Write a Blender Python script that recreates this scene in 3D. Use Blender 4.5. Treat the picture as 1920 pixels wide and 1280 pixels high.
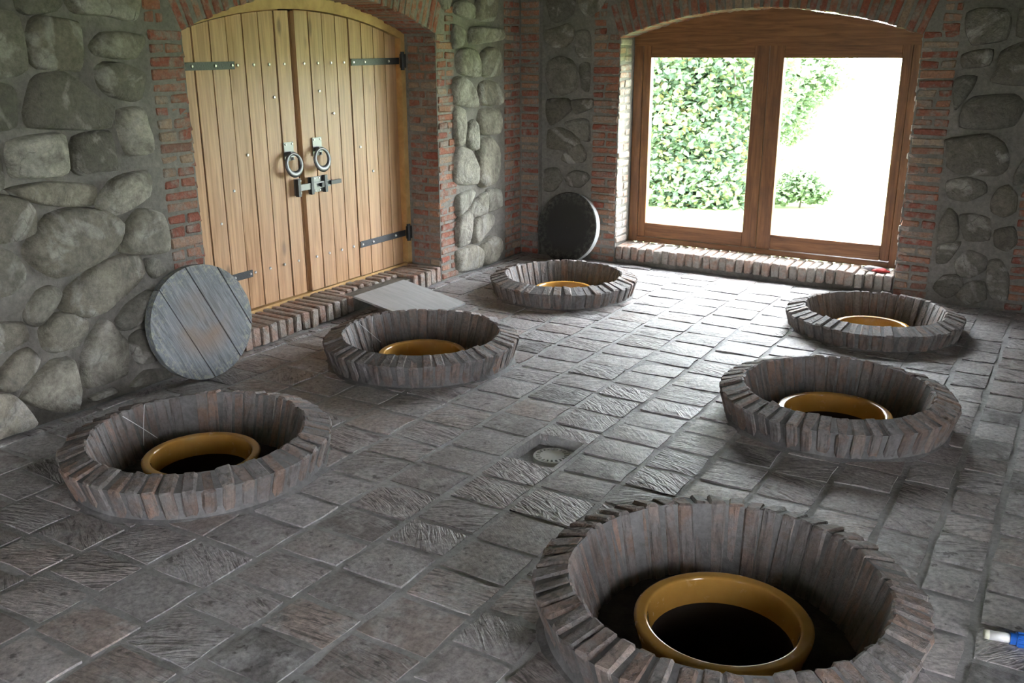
import bpy, bmesh, math, random
from mathutils import Vector, Matrix, noise
from mathutils.geometry import tessellate_polygon
import numpy as np

for _o in list(bpy.data.objects): bpy.data.objects.remove(_o)
scene = bpy.context.scene
COL = scene.collection
rng = random.Random(7)

# ------------------------------------------------------------------ camera
CF, CPITCH, CROLL, CYAW, CH = 1772.0, .3045, -.004, .545, 1.62
_fw = Vector((-math.sin(CYAW)*math.cos(CPITCH), math.cos(CYAW)*math.cos(CPITCH), -math.sin(CPITCH)))
_rt = Vector((math.cos(CYAW), math.sin(CYAW), 0)); _up = _rt.cross(_fw)
_r2 = _rt*math.cos(CROLL)+_up*math.sin(CROLL); _u2 = -_rt*math.sin(CROLL)+_up*math.cos(CROLL)
cam_d = bpy.data.cameras.new('camera'); cam = bpy.data.objects.new('camera', cam_d); COL.objects.link(cam)
cam_d.sensor_width = 36; cam_d.lens = CF/1920*36; cam_d.clip_start = .05; cam_d.clip_end = 300
cam.matrix_world = Matrix(((_r2.x, _u2.x, -_fw.x, 0), (_r2.y, _u2.y, -_fw.y, 0), (_r2.z, _u2.z, -_fw.z, CH), (0, 0, 0, 1)))
scene.camera = cam
CAM = Vector((0, 0, CH))
def ray(p): return _r2*((p[0]-960)/CF) - _u2*((p[1]-640)/CF) + _fw
def onz(p, z): d = ray(p); return CAM + d*((z-CH)/d.z)
def onx(p, x): d = ray(p); return CAM + d*(x/d.x)
def ony(p, y): d = ray(p); return CAM + d*(y/d.y)
def proj(P):
    v = Vector(P)-CAM; w = v.dot(_fw)
    return (960+CF*v.dot(_r2)/w, 640-CF*v.dot(_u2)/w) if w > .05 else (-1e6, -1e6)

# ------------------------------------------------------------------ sky, exposure
world = bpy.data.worlds.new('overcast_sky'); scene.world = world; world.use_nodes = True
_bg = world.node_tree.nodes['Background']
_bg.inputs[0].default_value = (.91, .935, 1.0, 1); _bg.inputs[1].default_value = 46.0
scene.view_settings.view_transform = 'Standard'; scene.view_settings.look = 'None'
scene.view_settings.gamma = 1.0; scene.view_settings.exposure = -0.12
scene.view_settings.use_curve_mapping = False
scene.cycles.max_bounces = 10; scene.cycles.diffuse_bounces = 5

# ------------------------------------------------------------------ node helpers
MATS = {}
class NM:
    def __init__(s, name):
        s.m = bpy.data.materials.new(name); s.m.use_nodes = True; s.t = s.m.node_tree
        s.b = s.t.nodes['Principled BSDF']; MATS[name] = s.m
    def add(s, typ, props=None, ins=None):
        n = s.t.nodes.new('ShaderNode'+typ)
        for k, v in (props or {}).items(): setattr(n, k, v)
        for k, v in (ins or {}).items(): s.set(n.inputs[k], v)
        return n
    def set(s, sock, v):
        if isinstance(v, bpy.types.NodeSocket): s.t.links.new(v, sock)
        elif isinstance(v, (tuple, list)) and len(v) == 3 and sock.type == 'RGBA': sock.default_value = (*v, 1)
        else: sock.default_value = v
    def P(s, **k):
        for a, v in k.items(): s.set(s.b.inputs[a.replace('_', ' ')], v)
    def coord(s, scale=(1, 1, 1), rot=(0, 0, 0), seeded=True, which='Object'):
        v = s.add('TexCoord').outputs[which]
        if seeded:
            r = s.rand(); o = s.add('Math', dict(operation='MULTIPLY'), {0: r, 1: 37.0}).outputs[0]
            v = s.add('VectorMath', dict(operation='ADD'), {0: v, 1: s.add('CombineXYZ', None, {0: o, 1: o, 2: o}).outputs[0]}).outputs[0]
        return s.add('Mapping', None, {'Vector': v, 'Scale': scale, 'Rotation': rot}).outputs[0]
    def rand(s):
        if not hasattr(s, '_oi'): s._oi = s.add('ObjectInfo').outputs['Random']
        return s._oi
    def noise(s, vec, scale=5, detail=4, rough=.6, dist=0, out='Fac'):
        return s.add('TexNoise', None, {'Vector': vec, 'Scale': scale, 'Detail': detail, 'Roughness': rough, 'Distortion': dist}).outputs[out]
    def ramp(s, fac, stops, interp='LINEAR'):
        n = s.add('ValToRGB', None, {'Fac': fac}); r = n.color_ramp; r.interpolation = interp
        while len(r.elements) < len(stops): r.elements.new(.5)
        for e, (p, c) in zip(r.elements, stops):
            e.position = p; e.color = (*c, 1) if isinstance(c, (tuple, list)) else (c, c, c, 1)
        return n.outputs[0]
    def mix(s, fac, a, b, blend='MIX'):
        n = s.add('Mix', dict(data_type='RGBA', blend_type=blend)); s.set(n.inputs[0], fac); s.set(n.inputs[6], a); s.set(n.inputs[7], b)
        return n.outputs[2]
    def math(s, op, a, b=0.0):
        return s.add('Math', dict(operation=op), {0: a, 1: b}).outputs[0]
    def bump(s, h, strength=.5, dist=.01, nrm=None):
        n = s.add('Bump', None, {'Height': h, 'Strength': strength, 'Distance': dist})
        if nrm is not None: s.set(n.inputs['Normal'], nrm)
        return n.outputs[0]

def m_plain(name, col, rough=.6, metal=0, **k):
    m = NM(name); m.P(Base_Color=col, Roughness=rough, Metallic=metal, **k); return m

# mortar of walls and floor
def m_mortar(name, a, b, spec=.3):
    m = NM(name); v = m.coord(seeded=False)
    n1 = m.noise(v, 4, 6, .65); n2 = m.noise(v, 45, 5, .7)
    c = m.ramp(n1, [(.3, a), (.7, b)]); c = m.mix(.5, c, m.ramp(n2, [(.3, .25), (.75, .75)]), 'OVERLAY')
    h = m.math('ADD', n1, m.math('MULTIPLY', n2, .35))
    m.P(Base_Color=c, Roughness=.8, Normal=m.bump(h, .6, .02)); m.b.inputs['Specular IOR Level'].default_value = spec
m_mortar('wall_mortar', (.145, .136, .122), (.245, .23, .205))
m_mortar('floor_mortar', (.29, .285, .286), (.45, .44, .44), .5)
m_mortar('ring_mortar', (.11, .106, .104), (.22, .212, .208), .4)

# wall bricks
m = NM('wall_brick'); v = m.coord(); r = m.rand()
base = m.ramp(r, [(0, (.30, .085, .05)), (.2, (.22, .07, .045)), (.35, (.33, .13, .075)), (.5, (.20, .10, .07)), (.62, (.36, .18, .11)), (.75, (.26, .08, .05)), (.9, (.36, .27, .19)), (1, (.24, .15, .10))])
n1 = m.noise(v, 14, 5, .65); n2 = m.noise(v, 60, 4, .7)
c = m.mix(m.ramp(n1, [(.46, .05), (.62, .85)]), base, (.25, .225, .195))
c = m.mix(.45, c, m.ramp(n2, [(.3, .2), (.75, .8)]), 'OVERLAY')
m.P(Base_Color=c, Roughness=.85, Normal=m.bump(m.math('ADD', n1, n2), .7, .012))

m = NM('pale_brick'); v = m.coord(); r = m.rand()
base = m.ramp(r, [(0, (.30, .17, .12)), (.3, (.38, .27, .22)), (.5, (.33, .20, .15)), (.7, (.36, .31, .27)), (1, (.28, .19, .15))])
n1 = m.noise(v, 12, 5, .65); n2 = m.noise(v, 60, 4, .7)
c = m.mix(m.ramp(n1, [(.42, 0.0), (.6, .9)]), base, (.35, .33, .30)); c = m.mix(.45, c, m.ramp(n2, [(.3, .2), (.75, .8)]), 'OVERLAY')
m.P(Base_Color=c, Roughness=.8, Normal=m.bump(m.math('ADD', n1, n2), .7, .012))
# field stones
m = NM('field_stone'); v = m.coord(); r = m.rand()
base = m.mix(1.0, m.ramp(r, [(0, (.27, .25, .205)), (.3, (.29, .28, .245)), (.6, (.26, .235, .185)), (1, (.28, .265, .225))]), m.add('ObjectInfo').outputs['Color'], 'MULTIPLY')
n1 = m.noise(v, 8, 8, .7, .6); n2 = m.noise(v, 40, 6, .75); n3 = m.noise(v, 3.2, 4, .55, 1.8)
ck = m.add('TexVoronoi', dict(feature='DISTANCE_TO_EDGE'), {'Vector': m.mix(.12, v, m.noise(v, 7, 3, .6, 0, 'Color')), 'Scale': 5.5}).outputs['Distance']
crack = m.math('MULTIPLY', m.ramp(ck, [(.0, 1.0), (.016, 0.0)]), m.ramp(n3, [(.56, 0.0), (.64, 1.0)]))
c = m.mix(m.ramp(n1, [(.42, 0.0), (.62, .75)]), base, (.13, .12, .10))
c = m.mix(m.ramp(n3, [(.55, 0.0), (.64, .6)]), c, (.48, .46, .42))
c = m.mix(.55, c, m.ramp(n2, [(.3, .2), (.7, .8)]), 'OVERLAY')
c = m.mix(m.math('MULTIPLY', crack, .4), c, (.08, .075, .065))
h = m.math('SUBTRACT', m.math('ADD', m.math('MULTIPLY', n1, 1.8), m.math('MULTIPLY', n2, .5)), m.math('MULTIPLY', crack, .25))
m.P(Base_Color=c, Roughness=.75, Normal=m.bump(h, .85, .03))

# floor tiles: chiselled, worn, slightly glossy
m = NM('floor_tile'); r = m.rand()
tc = m.add('TexCoord').outputs['Object']
o = m.math('MULTIPLY', r, 41.0); off = m.add('CombineXYZ', None, {0: o, 1: o, 2: o}).outputs[0]
ang = m.math('MULTIPLY', m.math('SUBTRACT', m.math('FRACT', m.math('MULTIPLY', r, 7.31)), .5), 1.7)
rv = m.add('VectorRotate', dict(rotation_type='Z_AXIS'), {'Vector': tc, 'Angle': ang}).outputs[0]
wv = m.add('VectorMath', dict(operation='ADD'), {0: rv, 1: off}).outputs[0]
st = m.add('Mapping', None, {'Vector': wv, 'Scale': (5, 26, 5)}).outputs[0]
stri = m.noise(st, 1.5, 2.5, .6, 1.5); amt = m.ramp(m.math('FRACT', m.math('MULTIPLY', r, 13.7)), [(.25, .15), (.6, 1.0)])
fine = m.noise(wv, 55, 5, .7); blot = m.noise(wv, 9, 4, .6, .5)
base = m.ramp(m.math('FRACT', m.math('MULTIPLY', r, 3.77)), [(0, (.27, .245, .243)), (.25, (.36, .335, .335)), (.45, (.29, .25, .24)), (.62, (.41, .385, .385)), (.75, (.36, .295, .27)), (.88, (.16, .15, .15)), (1, (.38, .355, .355))])
c = m.mix(m.math('MULTIPLY', m.ramp(stri, [(.36, .9), (.48, 0.0)]), amt), base, (.11, .098, .094))
c = m.mix(m.ramp(blot, [(.47, 0.0), (.66, .75)]), c, (.42, .41, .41))
c = m.mix(.8, c, m.ramp(fine, [(.3, .22), (.72, .80)]), 'OVERLAY')
pit = m.noise(wv, 22, 3, .6)
c = m.mix(m.ramp(pit, [(.30, .8), (.37, 0.0)]), c, (.08, .07, .068))
h = m.math('ADD', m.math('MULTIPLY', m.math('MULTIPLY', stri, amt), 1.7), m.math('MULTIPLY', fine, .4))
m.P(Base_Color=c, Roughness=m.ramp(blot, [(.3, .42), (.7, .58)]), Normal=m.bump(h, .7, .014))

# ring bricks
m = NM('ring_brick'); v = m.coord(); r = m.rand()
base = m.ramp(r, [(0, (.17, .13, .115)), (.2, (.23, .155, .12)), (.4, (.14, .12, .11)), (.6, (.27, .21, .18)), (.75, (.19, .16, .145)), (.9, (.30, .19, .14)), (1, (.16, .14, .13))])
n1 = m.noise(v, 11, 5, .65); n2 = m.noise(v, 60, 5, .7)
st = m.noise(m.coord((30, 30, 5)), 1.5, 4, .6, .6)
c = m.mix(m.ramp(n1, [(.42, 0.0), (.58, .85)]), base, (.20, .19, .185))
c = m.mix(m.ramp(st, [(.35, .6), (.5, 0.0)]), c, (.07, .062, .06))
c = m.mix(.4, c, m.ramp(n2, [(.3, .25), (.72, .78)]), 'OVERLAY')
m.P(Base_Color=c, Roughness=.7, Normal=m.bump(m.math('ADD', st, n2), .7, .012))

# pine door boards
m = NM('pine_board'); r = m.rand()
v = m.coord((1, 1, 1)); g = m.noise(m.coord((40, 40, 1.6)), 1.4, 4, .55, .6); wide = m.noise(m.coord((3, 3, .6)), 2, 3, .5)
kn = m.add('TexVoronoi', dict(feature='F1'), {'Vector': m.coord((7, 7, 2.3)), 'Scale': .75}).outputs['Distance']
c = m.ramp(g, [(.34, (.27, .125, .045)), (.64, (.55, .32, .155))])
c = m.mix(.25, c, m.ramp(r, [(0, (.36, .19, .08)), (.5, (.50, .30, .15)), (1, (.58, .38, .22))]))
c = m.mix(m.ramp(kn, [(.05, .9), (.11, 0.0)]), c, (.13, .055, .022))
c = m.mix(m.ramp(wide, [(.4, .05), (.7, .35)]), c, (.56, .40, .26))
m.P(Base_Color=c, Roughness=.45, Normal=m.bump(g, .15, .004))
m = NM('arch_wood'); g = m.noise(m.coord((4, 4, 4), seeded=False), 3, 5, .6, .5)
m.P(Base_Color=m.ramp(g, [(.3, (.40, .24, .085)), (.7, (.58, .37, .15))]), Roughness=.5)
# window timber
m = NM('window_timber'); g = m.noise(m.coord((26, 26, 1.8)), 1.6, 5, .6, 1.0)
c = m.ramp(g, [(.25, (.095, .038, .014)), (.5, (.205, .088, .033)), (.75, (.30, .14, .056))])
c = m.mix(m.ramp(m.noise(m.coord((3, 3, 3)), 2.2, 3), [(.45, 0.0), (.7, .6)]), c, (.13, .06, .03))
m.P(Base_Color=c, Roughness=.45, Normal=m.bump(g, .2, .004))
m = NM('window_head_timber'); g = m.noise(m.coord((1.8, 26, 26)), 1.6, 5, .6, 1.0)
m.P(Base_Color=m.ramp(g, [(.25, (.095, .038, .014)), (.5, (.205, .088, .033)), (.75, (.30, .14, .056))]), Roughness=.45, Normal=m.bump(g, .2, .004))
# lids
m = NM('weathered_wood'); v = m.coord((26, 26, 2.4)); g = m.noise(v, 2.2, 6, .65, .8)
w = m.add('TexCoord').outputs['Object']; big = m.noise(w, 3.6, 3, .6); fl = m.noise(w, 40, 4, .7)
dist = m.add('VectorMath', dict(operation='LENGTH'), {0: w}).outputs['Value']
c = m.ramp(g, [(.3, (.09, .096, .105)), (.55, (.215, .232, .25)), (.75, (.34, .345, .34))])
c = m.mix(m.math('MULTIPLY', m.ramp(dist, [(.10, .85), (.21, 0.0)]), m.ramp(big, [(.4, .2), (.6, 1.0)])), c, (.23, .16, .11))
c = m.mix(m.math('MULTIPLY', m.ramp(dist, [(.19, 0.0), (.275, .9)]), m.ramp(fl, [(.5, 0.0), (.62, 1.0)])), c, (.33, .34, .27))
m.P(Base_Color=c, Roughness=.7, Normal=m.bump(g, .6, .008))
m = NM('black_lid'); w = m.add('TexCoord').outputs['Object']; fl = m.noise(w, 28, 5, .7)
dist = m.add('VectorMath', dict(operation='LENGTH'), {0: w}).outputs['Value']
c = m.mix(m.math('MULTIPLY', m.ramp(dist, [(.17, 0.0), (.23, .8)]), m.ramp(fl, [(.45, 0.0), (.7, 1.0)])), (.018, .017, .015), (.11, .11, .09))
m.P(Base_Color=c, Roughness=.7, Normal=m.bump(fl, .3, .006))
m_plain('lid_edge', (.32, .33, .32), .7)
# jars
m = NM('ochre_glaze'); v = m.coord(seeded=True); n = m.noise(v, 5, 4, .6)
n2 = m.noise(v, 30, 3, .6)
m.P(Base_Color=m.ramp(n, [(.3, (.54, .28, .06)), (.7, (.68, .38, .095))]), Roughness=m.ramp(n2, [(.4, .12), (.7, .3)]), Coat_Weight=.5, Coat_Roughness=.08, Normal=m.bump(n2, .12, .004))
m_plain('shade_brown', (.035, .022, .014), .7)  # dark brown standing in for shade, inside the jars and behind the door gap
m_plain('terracotta_pale', (.42, .30, .25), .45)
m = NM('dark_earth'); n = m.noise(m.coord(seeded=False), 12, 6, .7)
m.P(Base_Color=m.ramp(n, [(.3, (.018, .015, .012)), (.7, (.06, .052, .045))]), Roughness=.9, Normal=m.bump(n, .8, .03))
m_plain('chalk', (.75, .75, .74), .9)
# metal, plastic, misc
m = NM('hammered_iron'); n = m.noise(m.coord(), 120, 2, .5)
m.P(Base_Color=(.055, .058, .062), Metallic=.6, Roughness=.42, Normal=m.bump(n, .5, .003))
m_plain('grey_iron', (.16, .165, .17), .4, .7)
m_plain('zinc', (.62, .62, .61), .4, 1.0)
m = NM('grey_board'); n = m.noise(m.coord((2, 14, 2), seeded=False), 2, 5, .6)
m.P(Base_Color=m.ramp(n, [(.3, (.36, .355, .35)), (.7, (.48, .475, .47))]), Roughness=.5)
m_plain('white_plastic', (.80, .80, .79), .35)
m_plain('ivory_plastic', (.70, .68, .55), .4)
m_plain('blue_plastic', (.015, .11, .45), .3)
m_plain('red_cloth', (.45, .03, .03), .6); m_plain('grey_cloth', (.28, .28, .29), .6)
m = NM('ceiling_wood'); n = m.noise(m.coord((1, 8, 8), seeded=False), 2, 4)
m.P(Base_Color=m.ramp(n, [(.3, (.06, .045, .032)), (.7, (.11, .08, .055))]), Roughness=.7)
m = NM('plaster'); n = m.noise(m.coord(seeded=False), 5, 4); m.P(Base_Color=m.ramp(n, [(.3, (.2, .19, .17)), (.7, (.3, .28, .25))]), Roughness=.9)
# glass
m = NM('pane_glass'); out = m.t.nodes['Material Output']; m.t.nodes.remove(m.b)
tr = m.add('BsdfTransparent', None, {'Color': (.97, .99, .98)}); gl = m.add('BsdfGlossy', None, {'Roughness': .02})
fr = m.math('ADD', m.math('MULTIPLY', m.math('POWER', m.add('LayerWeight', None, {'Blend': .5}).outputs['Facing'], 5.0), .5), .03); mx = m.add('MixShader', None, {0: fr, 1: tr.outputs[0], 2: gl.outputs[0]})
m.t.links.new(mx.outputs[0], out.inputs[0])
# plants; leaf colours whitened to imitate veiling glare of the lens
def m_leaf(name, stops):
    m = NM(name); g = m.add('NewGeometry').outputs['Random Per Island']
    c = m.ramp(g, stops); out = m.t.nodes['Material Output']
    m.P(Base_Color=c, Roughness=.6)
    tl = m.add('BsdfTranslucent', None, {'Color': c}); mx = m.add('MixShader', None, {0: .52, 1: m.b.outputs[0], 2: tl.outputs[0]})
    m.t.links.new(mx.outputs[0], out.inputs[0])
m_leaf('maple_leaf', [(0, (.11, .17, .12)), (.3, (.14, .22, .14)), (.6, (.18, .27, .14)), (.85, (.23, .31, .13)), (.93, (.34, .34, .13)), (1, (.38, .32, .13))])
m_leaf('shrub_leaf', [(0, (.14, .21, .13)), (.6, (.18, .26, .14)), (1, (.24, .31, .16))])
m = NM('bark'); m.P(Base_Color=(.10, .085, .07), Roughness=.9)
m = NM('lawn'); n = m.noise(m.coord(seeded=False), .8, 6, .7)
m.P(Base_Color=m.ramp(n, [(.3, (.16, .24, .07)), (.7, (.30, .36, .14))]), Roughness=.9)

# ------------------------------------------------------------------ object helpers
def tag(o, label=None, cat=None, group=None, kind=None):
    for k, v in (('label', label), ('category', cat), ('group', group), ('kind', kind)):
        if v: o[k] = v
    return o
def mesh(name, verts, faces, mat, smooth=False):
    me = bpy.data.meshes.new(name); me.from_pydata([tuple(v) for v in verts], [], faces)
    me.materials.append(MATS[mat]); me.update()
    bm = bmesh.new(); bm.from_mesh(me); bmesh.ops.recalc_face_normals(bm, faces=bm.faces); bm.to_mesh(me); bm.free()
    if smooth: me.polygons.foreach_set('use_smooth', [True]*len(me.polygons))
    return me
def obj(name, me, parent=None, loc=(0, 0, 0), rot=None, mw=None):
    o = bpy.data.objects.new(name, me); COL.objects.link(o)
    if mw is not None: o.matrix_basis = mw
    else:
        o.location = loc
        if rot: o.rotation_euler = rot
    if parent: o.parent = parent
    return o
def empty(name, loc=(0, 0, 0), rot=(0, 0, 0)):
    o = bpy.data.objects.new(name, None); COL.objects.link(o); o.location = loc; o.rotation_euler = rot; o.empty_display_size = .05; return o
class MB:
    def __init__(s): s.v = []; s.f = []
    def put(s, v, f):
        n = len(s.v); s.v += [tuple(p) for p in v]; s.f += [tuple(i+n for i in q) for q in f]; return s
    def box(s, x0, x1, y0, y1, z0, z1):
        return s.put([(x, y, z) for x in (x0, x1) for y in (y0, y1) for z in (z0, z1)], [(0, 1, 3, 2), (4, 6, 7, 5), (0, 4, 5, 1), (2, 3, 7, 6), (0, 2, 6, 4), (1, 5, 7, 3)])
    def cyl(s, a, b, r0, r1=None, n=16, caps=True):
        a = Vector(a); b = Vector(b); r1 = r0 if r1 is None else r1
        d = (b-a).normalized(); u = d.orthogonal().normalized(); w = d.cross(u); v = []
        for p, r in ((a, r0), (b, r1)):
            for i in range(n):
                t = 2*math.pi*i/n; v.append(p+(u*math.cos(t)+w*math.sin(t))*r)
        f = [(i, (i+1) % n, n+(i+1) % n, n+i) for i in range(n)]
        if caps: f += [tuple(range(n))[::-1], tuple(range(n, 2*n))]
        return s.put(v, f)
    def tube(s, pts, r, n=8):
        for a, b in zip(pts, pts[1:]): s.cyl(a, b, r, n=n)
        return s
    def build(s, name, mat, parent=None, smooth=False, **k): return obj(name, mesh(name, s.v, s.f, mat, smooth), parent, **k)
def chamfer_box(sx, sy, sz, ch, jit, rg):
    """rough block: 24 vertices, chamfered, jittered"""
    V = []; idx = {}
    for a in (-1, 1):
        for b in (-1, 1):
            for c in (-1, 1):
                j = Vector((rg.uniform(-jit, jit), rg.uniform(-jit, jit), rg.uniform(-jit, jit)))
                k = ch*rg.uniform(.6, 1.7)
                P = Vector((a*sx/2, b*sy/2, c*sz/2))+j
                for ax, s in enumerate((a, b, c)):
                    q = P.copy()
                    for o_, so in enumerate((a, b, c)):
                        if o_ != ax: q[o_] -= so*k
                    idx[(a, b, c, ax)] = len(V); V.append(q)
    F = []
    for ax in range(3):
        for s in (-1, 1):
            q = []
            for u, w in ((-1, -1), (1, -1), (1, 1), (-1, 1)):
                t = [u, w]; t.insert(ax, s); q.append(idx[(*t, ax)])
            F.append(tuple(q))
    for ax in range(3):                                   # edges parallel to ax
        o1, o2 = [i for i in range(3) if i != ax]
        for s1 in (-1, 1):
            for s2 in (-1, 1):
                def key(e, fa):
                    t = [0, 0, 0]; t[ax] = e; t[o1] = s1; t[o2] = s2; return idx[(*t, fa)]
                F.append((key(-1, o1), key(1, o1), key(1, o2), key(-1, o2)))
    for a in (-1, 1):
        for b in (-1, 1):
            for c in (-1, 1): F.append((idx[(a, b, c, 0)], idx[(a, b, c, 1)], idx[(a, b, c, 2)]))
    return V, F
def variants(n, name, dims, ch, jit, mat):
    return [mesh(name, *chamfer_box(*dims, ch, jit, rng), mat) for _ in range(n)]
def lathe(prof, n=64, wob=0, closed=False):
    V = []; F = []; k = len(prof)
    for i in range(n):
        t = 2*math.pi*i/n
        for r, z in prof:
            w = 1+wob*noise.noise((math.cos(t)*6, math.sin(t)*6, z*8+r*5)) if wob else 1
            V.append((r*w*math.cos(t), r*w*math.sin(t), z+(wob*.3*noise.noise((math.cos(t)*7+9, math.sin(t)*7, r*9)) if wob else 0)))
    for i in range(n):
        j = (i+1) % n
        for q in range(k if closed else k-1):
            p = (q+1) % k; F.append((i*k+q, j*k+q, j*k+p, i*k+p))
    return V, F
def prism(poly, d0, d1, to3):
    """poly: list of 2D points; extruded between depths d0 and d1; to3(u,v,d)->xyz"""
    n = len(poly)
    V = [Vector(to3(u, v, d0)) for u, v in poly]+[Vector(to3(u, v, d1)) for u, v in poly]
    T = tessellate_polygon([[Vector((u, v, 0)) for u, v in poly]])
    F = [tuple(t) for t in T]+[tuple(i+n for i in t[::-1]) for t in T]+[(i, i+n, (i+1) % n+n, (i+1) % n) for i in range(n)]
    return V, F

# ------------------------------------------------------------------ room dimensions
LX, BY = -3.86, 6.56                # planes of the door wall and of the window wall
RX, RY, CZ = 2.7, -3.2, 2.9         # right wall, rear wall, ceiling
DY0, DY1 = 3.29, 5.395              # door opening
WX0, WX1 = -3.045, -1.0             # window opening
DOORX, WINY = -4.13, 6.80
def darch(y): return 1.905-.215*((y-(DY0+DY1)/2)/((DY1-DY0)/2))**2
def warch(x): return 1.85-.183*((x-(WX0+WX1)/2)/((WX1-WX0)/2))**2
RINGS = dict(A=((-2.900, 2.355), .528, .125, .232, .045), B=((-2.940, 3.910), .528, .125, .238, .035), C=((-2.955, 5.555), .503, .105, .205, .03),
             D=((-.823, 4.175), .517, .125, .252, .03), E=((-.962, 5.715), .502, .10, .222, .02), F=((-.712, 2.350), .556, .14, .257, .03))
DRAIN = (-1.880, -1.660, 3.045, 3.330)

# ------------------------------------------------------------------ floor
xs = sorted(set([round(LX-.5+.06*i, 4) for i in range(int((RX-LX+.6)/.06)+1)]+[DRAIN[0], DRAIN[1]]))
ys = sorted(set([round(RY-.1+.06*i, 4) for i in range(int((BY-RY+.45)/.06)+1)]+[DRAIN[2], DRAIN[3]]))
V = [(x, y, -.004+.003*noise.noise((x*4, y*4, 0))) for x in xs for y in ys]; F = []; ny = len(ys)
def inhole(x, y, k): return any((x-c[0])**2+(y-c[1])**2 < (k*r)**2 for c, r, *_ in RINGS.values())
for i in range(len(xs)-1):
    for j in range(ny-1):
        cx, cy = (xs[i]+xs[i+1])/2, (ys[j]+ys[j+1])/2
        if DRAIN[0] < cx < DRAIN[1] and DRAIN[2] < cy < DRAIN[3]: continue
        if any(inhole(xs[a], ys[b], .78) for a in (i, i+1) for b in (j, j+1)): continue
        F.append((i*ny+j, (i+1)*ny+j, (i+1)*ny+j+1, i*ny+j+1))
floor = tag(obj('floor', mesh('floor', V, F, 'floor_mortar')), 'grey floor of chiselled square clay tiles in wide mortar joints', 'floor', kind='structure')
colx = [-3.84, -3.76, -3.5, -3.23, -2.96, -2.695, -2.43, -2.16, -1.89, -1.63, -1.36, -1.13, -.90, -.67, -.44, -.26, -.085, .1, .29, .48, .67, .86, 1.05, 1.24]
tiles = []
for a, b in zip(colx, colx[1:]):
    y = .35+rng.uniform(0, .2)
    while y < BY-.04:
        L = rng.uniform(.175, .235); y1 = min(y+L, BY-.01)
        if y1-y > .05: tiles.append((a, b, y, y1))
        y = y1
def tile_mesh(a, b, y0, y1, mat='floor_tile'):
    g = .0135; cx, cy = (a+b)/2, (y0+y1)/2; n = 4; V = []
    hz = rng.uniform(.002, .005); tx, ty = rng.uniform(-.01, .01), rng.uniform(-.01, .01); s = rng.uniform(0, 90)
    for i in range(n+1):
        for j in range(n+1):
            u, w = i/n, j/n; x = a+g+(b-a-2*g)*u; y = y0+g+(y1-y0-2*g)*w
            ed = min(u, 1-u, w, 1-w)
            x += .010*noise.noise((x*9, y*9, s)); y += .010*noise.noise((x*9, y*9, s+9))
            z = hz+(x-cx)*tx+(y-cy)*ty+.004*noise.noise((x*14, y*14, s))-(.0035 if ed == 0 else 0)
            for c, r, *_ in RINGS.values():
                d = math.hypot(x-c[0], y-c[1])
                if d < .86*r: k = .86*r/max(d, .01); x = c[0]+(x-c[0])*k; y = c[1]+(y-c[1])*k
            V.append((x-cx, y-cy, z))
    F = [(i*5+j, (i+1)*5+j, (i+1)*5+j+1, i*5+j+1) for i in range(n) for j in range(n)]
    rim = [i*5 for i in range(n)]+[n*5+j for j in range(n)]+[i*5+n for i in range(n, 0, -1)]+[j for j in range(n, 0, -1)]
    k = len(V); V += [(V[i][0], V[i][1], -.03) for i in rim]
    F += [(rim[i], k+i, k+(i+1) % 16, rim[(i+1) % 16]) for i in range(16)]
    return V, F, (cx, cy, 0)
keep = []
cut = []
for t in tiles:      # tiles end at the edge of the drain pit
    if t[0] < DRAIN[1]-.01 and t[1] > DRAIN[0]+.01 and t[2] < DRAIN[3]-.01 and t[3] > DRAIN[2]+.01:
        if DRAIN[2]-t[2] > .05: cut.append((t[0], t[1], t[2], DRAIN[2]+.012))
        if t[3]-DRAIN[3] > .05: cut.append((t[0], t[1], DRAIN[3]-.012, t[3]))
    else: cut.append(t)
tiles = cut
for t in tiles:
    cx, cy = (t[0]+t[1])/2, (t[2]+t[3])/2
    if all(inhole(x, y, .83) for x in (t[0], t[1]) for y in (t[2], t[3])): continue
    p = proj((cx, cy, 0)); vis = -60 < p[0] < 1980 and -60 < p[1] < 1340 and not inhole(cx, cy, .95)
    keep.append((0 if vis else 1, math.hypot(cx, cy), t))
keep.sort(key=lambda k: k[:2]); rest = MB()
for n_, (_, _, t) in enumerate(keep):
    V, F, c = tile_mesh(*t)
    if n_ < 298: obj('tile', mesh('tile', V, F, 'floor_tile'), floor, c)
    else: rest.put([(x+c[0], y+c[1], z) for x, y, z in V], F)
tag(rest.build('distant_tiles', 'floor_tile', floor), kind='stuff')

# ------------------------------------------------------------------ walls
def arc(f, a, b, n=28): return [(a+(b-a)*i/n, f(a+(b-a)*i/n)) for i in range(n+1)]
def L3(u, v, d): return (LX-d, u, v)
def B3(u, v, d): return (u, BY+d, v)
polyL = [(RY, -.05), (DY0, -.05)]+arc(darch, DY0, DY1)+[(DY1, -.05), (BY, -.05), (BY, CZ), (RY, CZ)]
wall_left = tag(obj('wall_left', mesh('wall_left', *prism(polyL, 0, .42, L3), 'wall_mortar')), 'field stone wall with brick framed arch around the wooden door', 'wall', kind='structure')
polyB = [(LX-.42, -.05), (WX0, -.05)]+arc(warch, WX0, WX1)+[(WX1, -.05), (RX, -.05), (RX, CZ), (LX-.42, CZ)]
wall_back = tag(obj('wall_back', mesh('wall_back', *prism(polyB, 0, .34, B3), 'wall_mortar')), 'brick and stone wall around the wide timber window', 'wall', kind='structure')
R3 = lambda u, v, d: (RX+d, u, v)
polyR = [(RY, -.05), (-.3, -.05), (-.3, 2.0), (.85, 2.0), (.85, -.05), (BY+.34, -.05), (BY+.34, CZ), (RY, CZ)]
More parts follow.
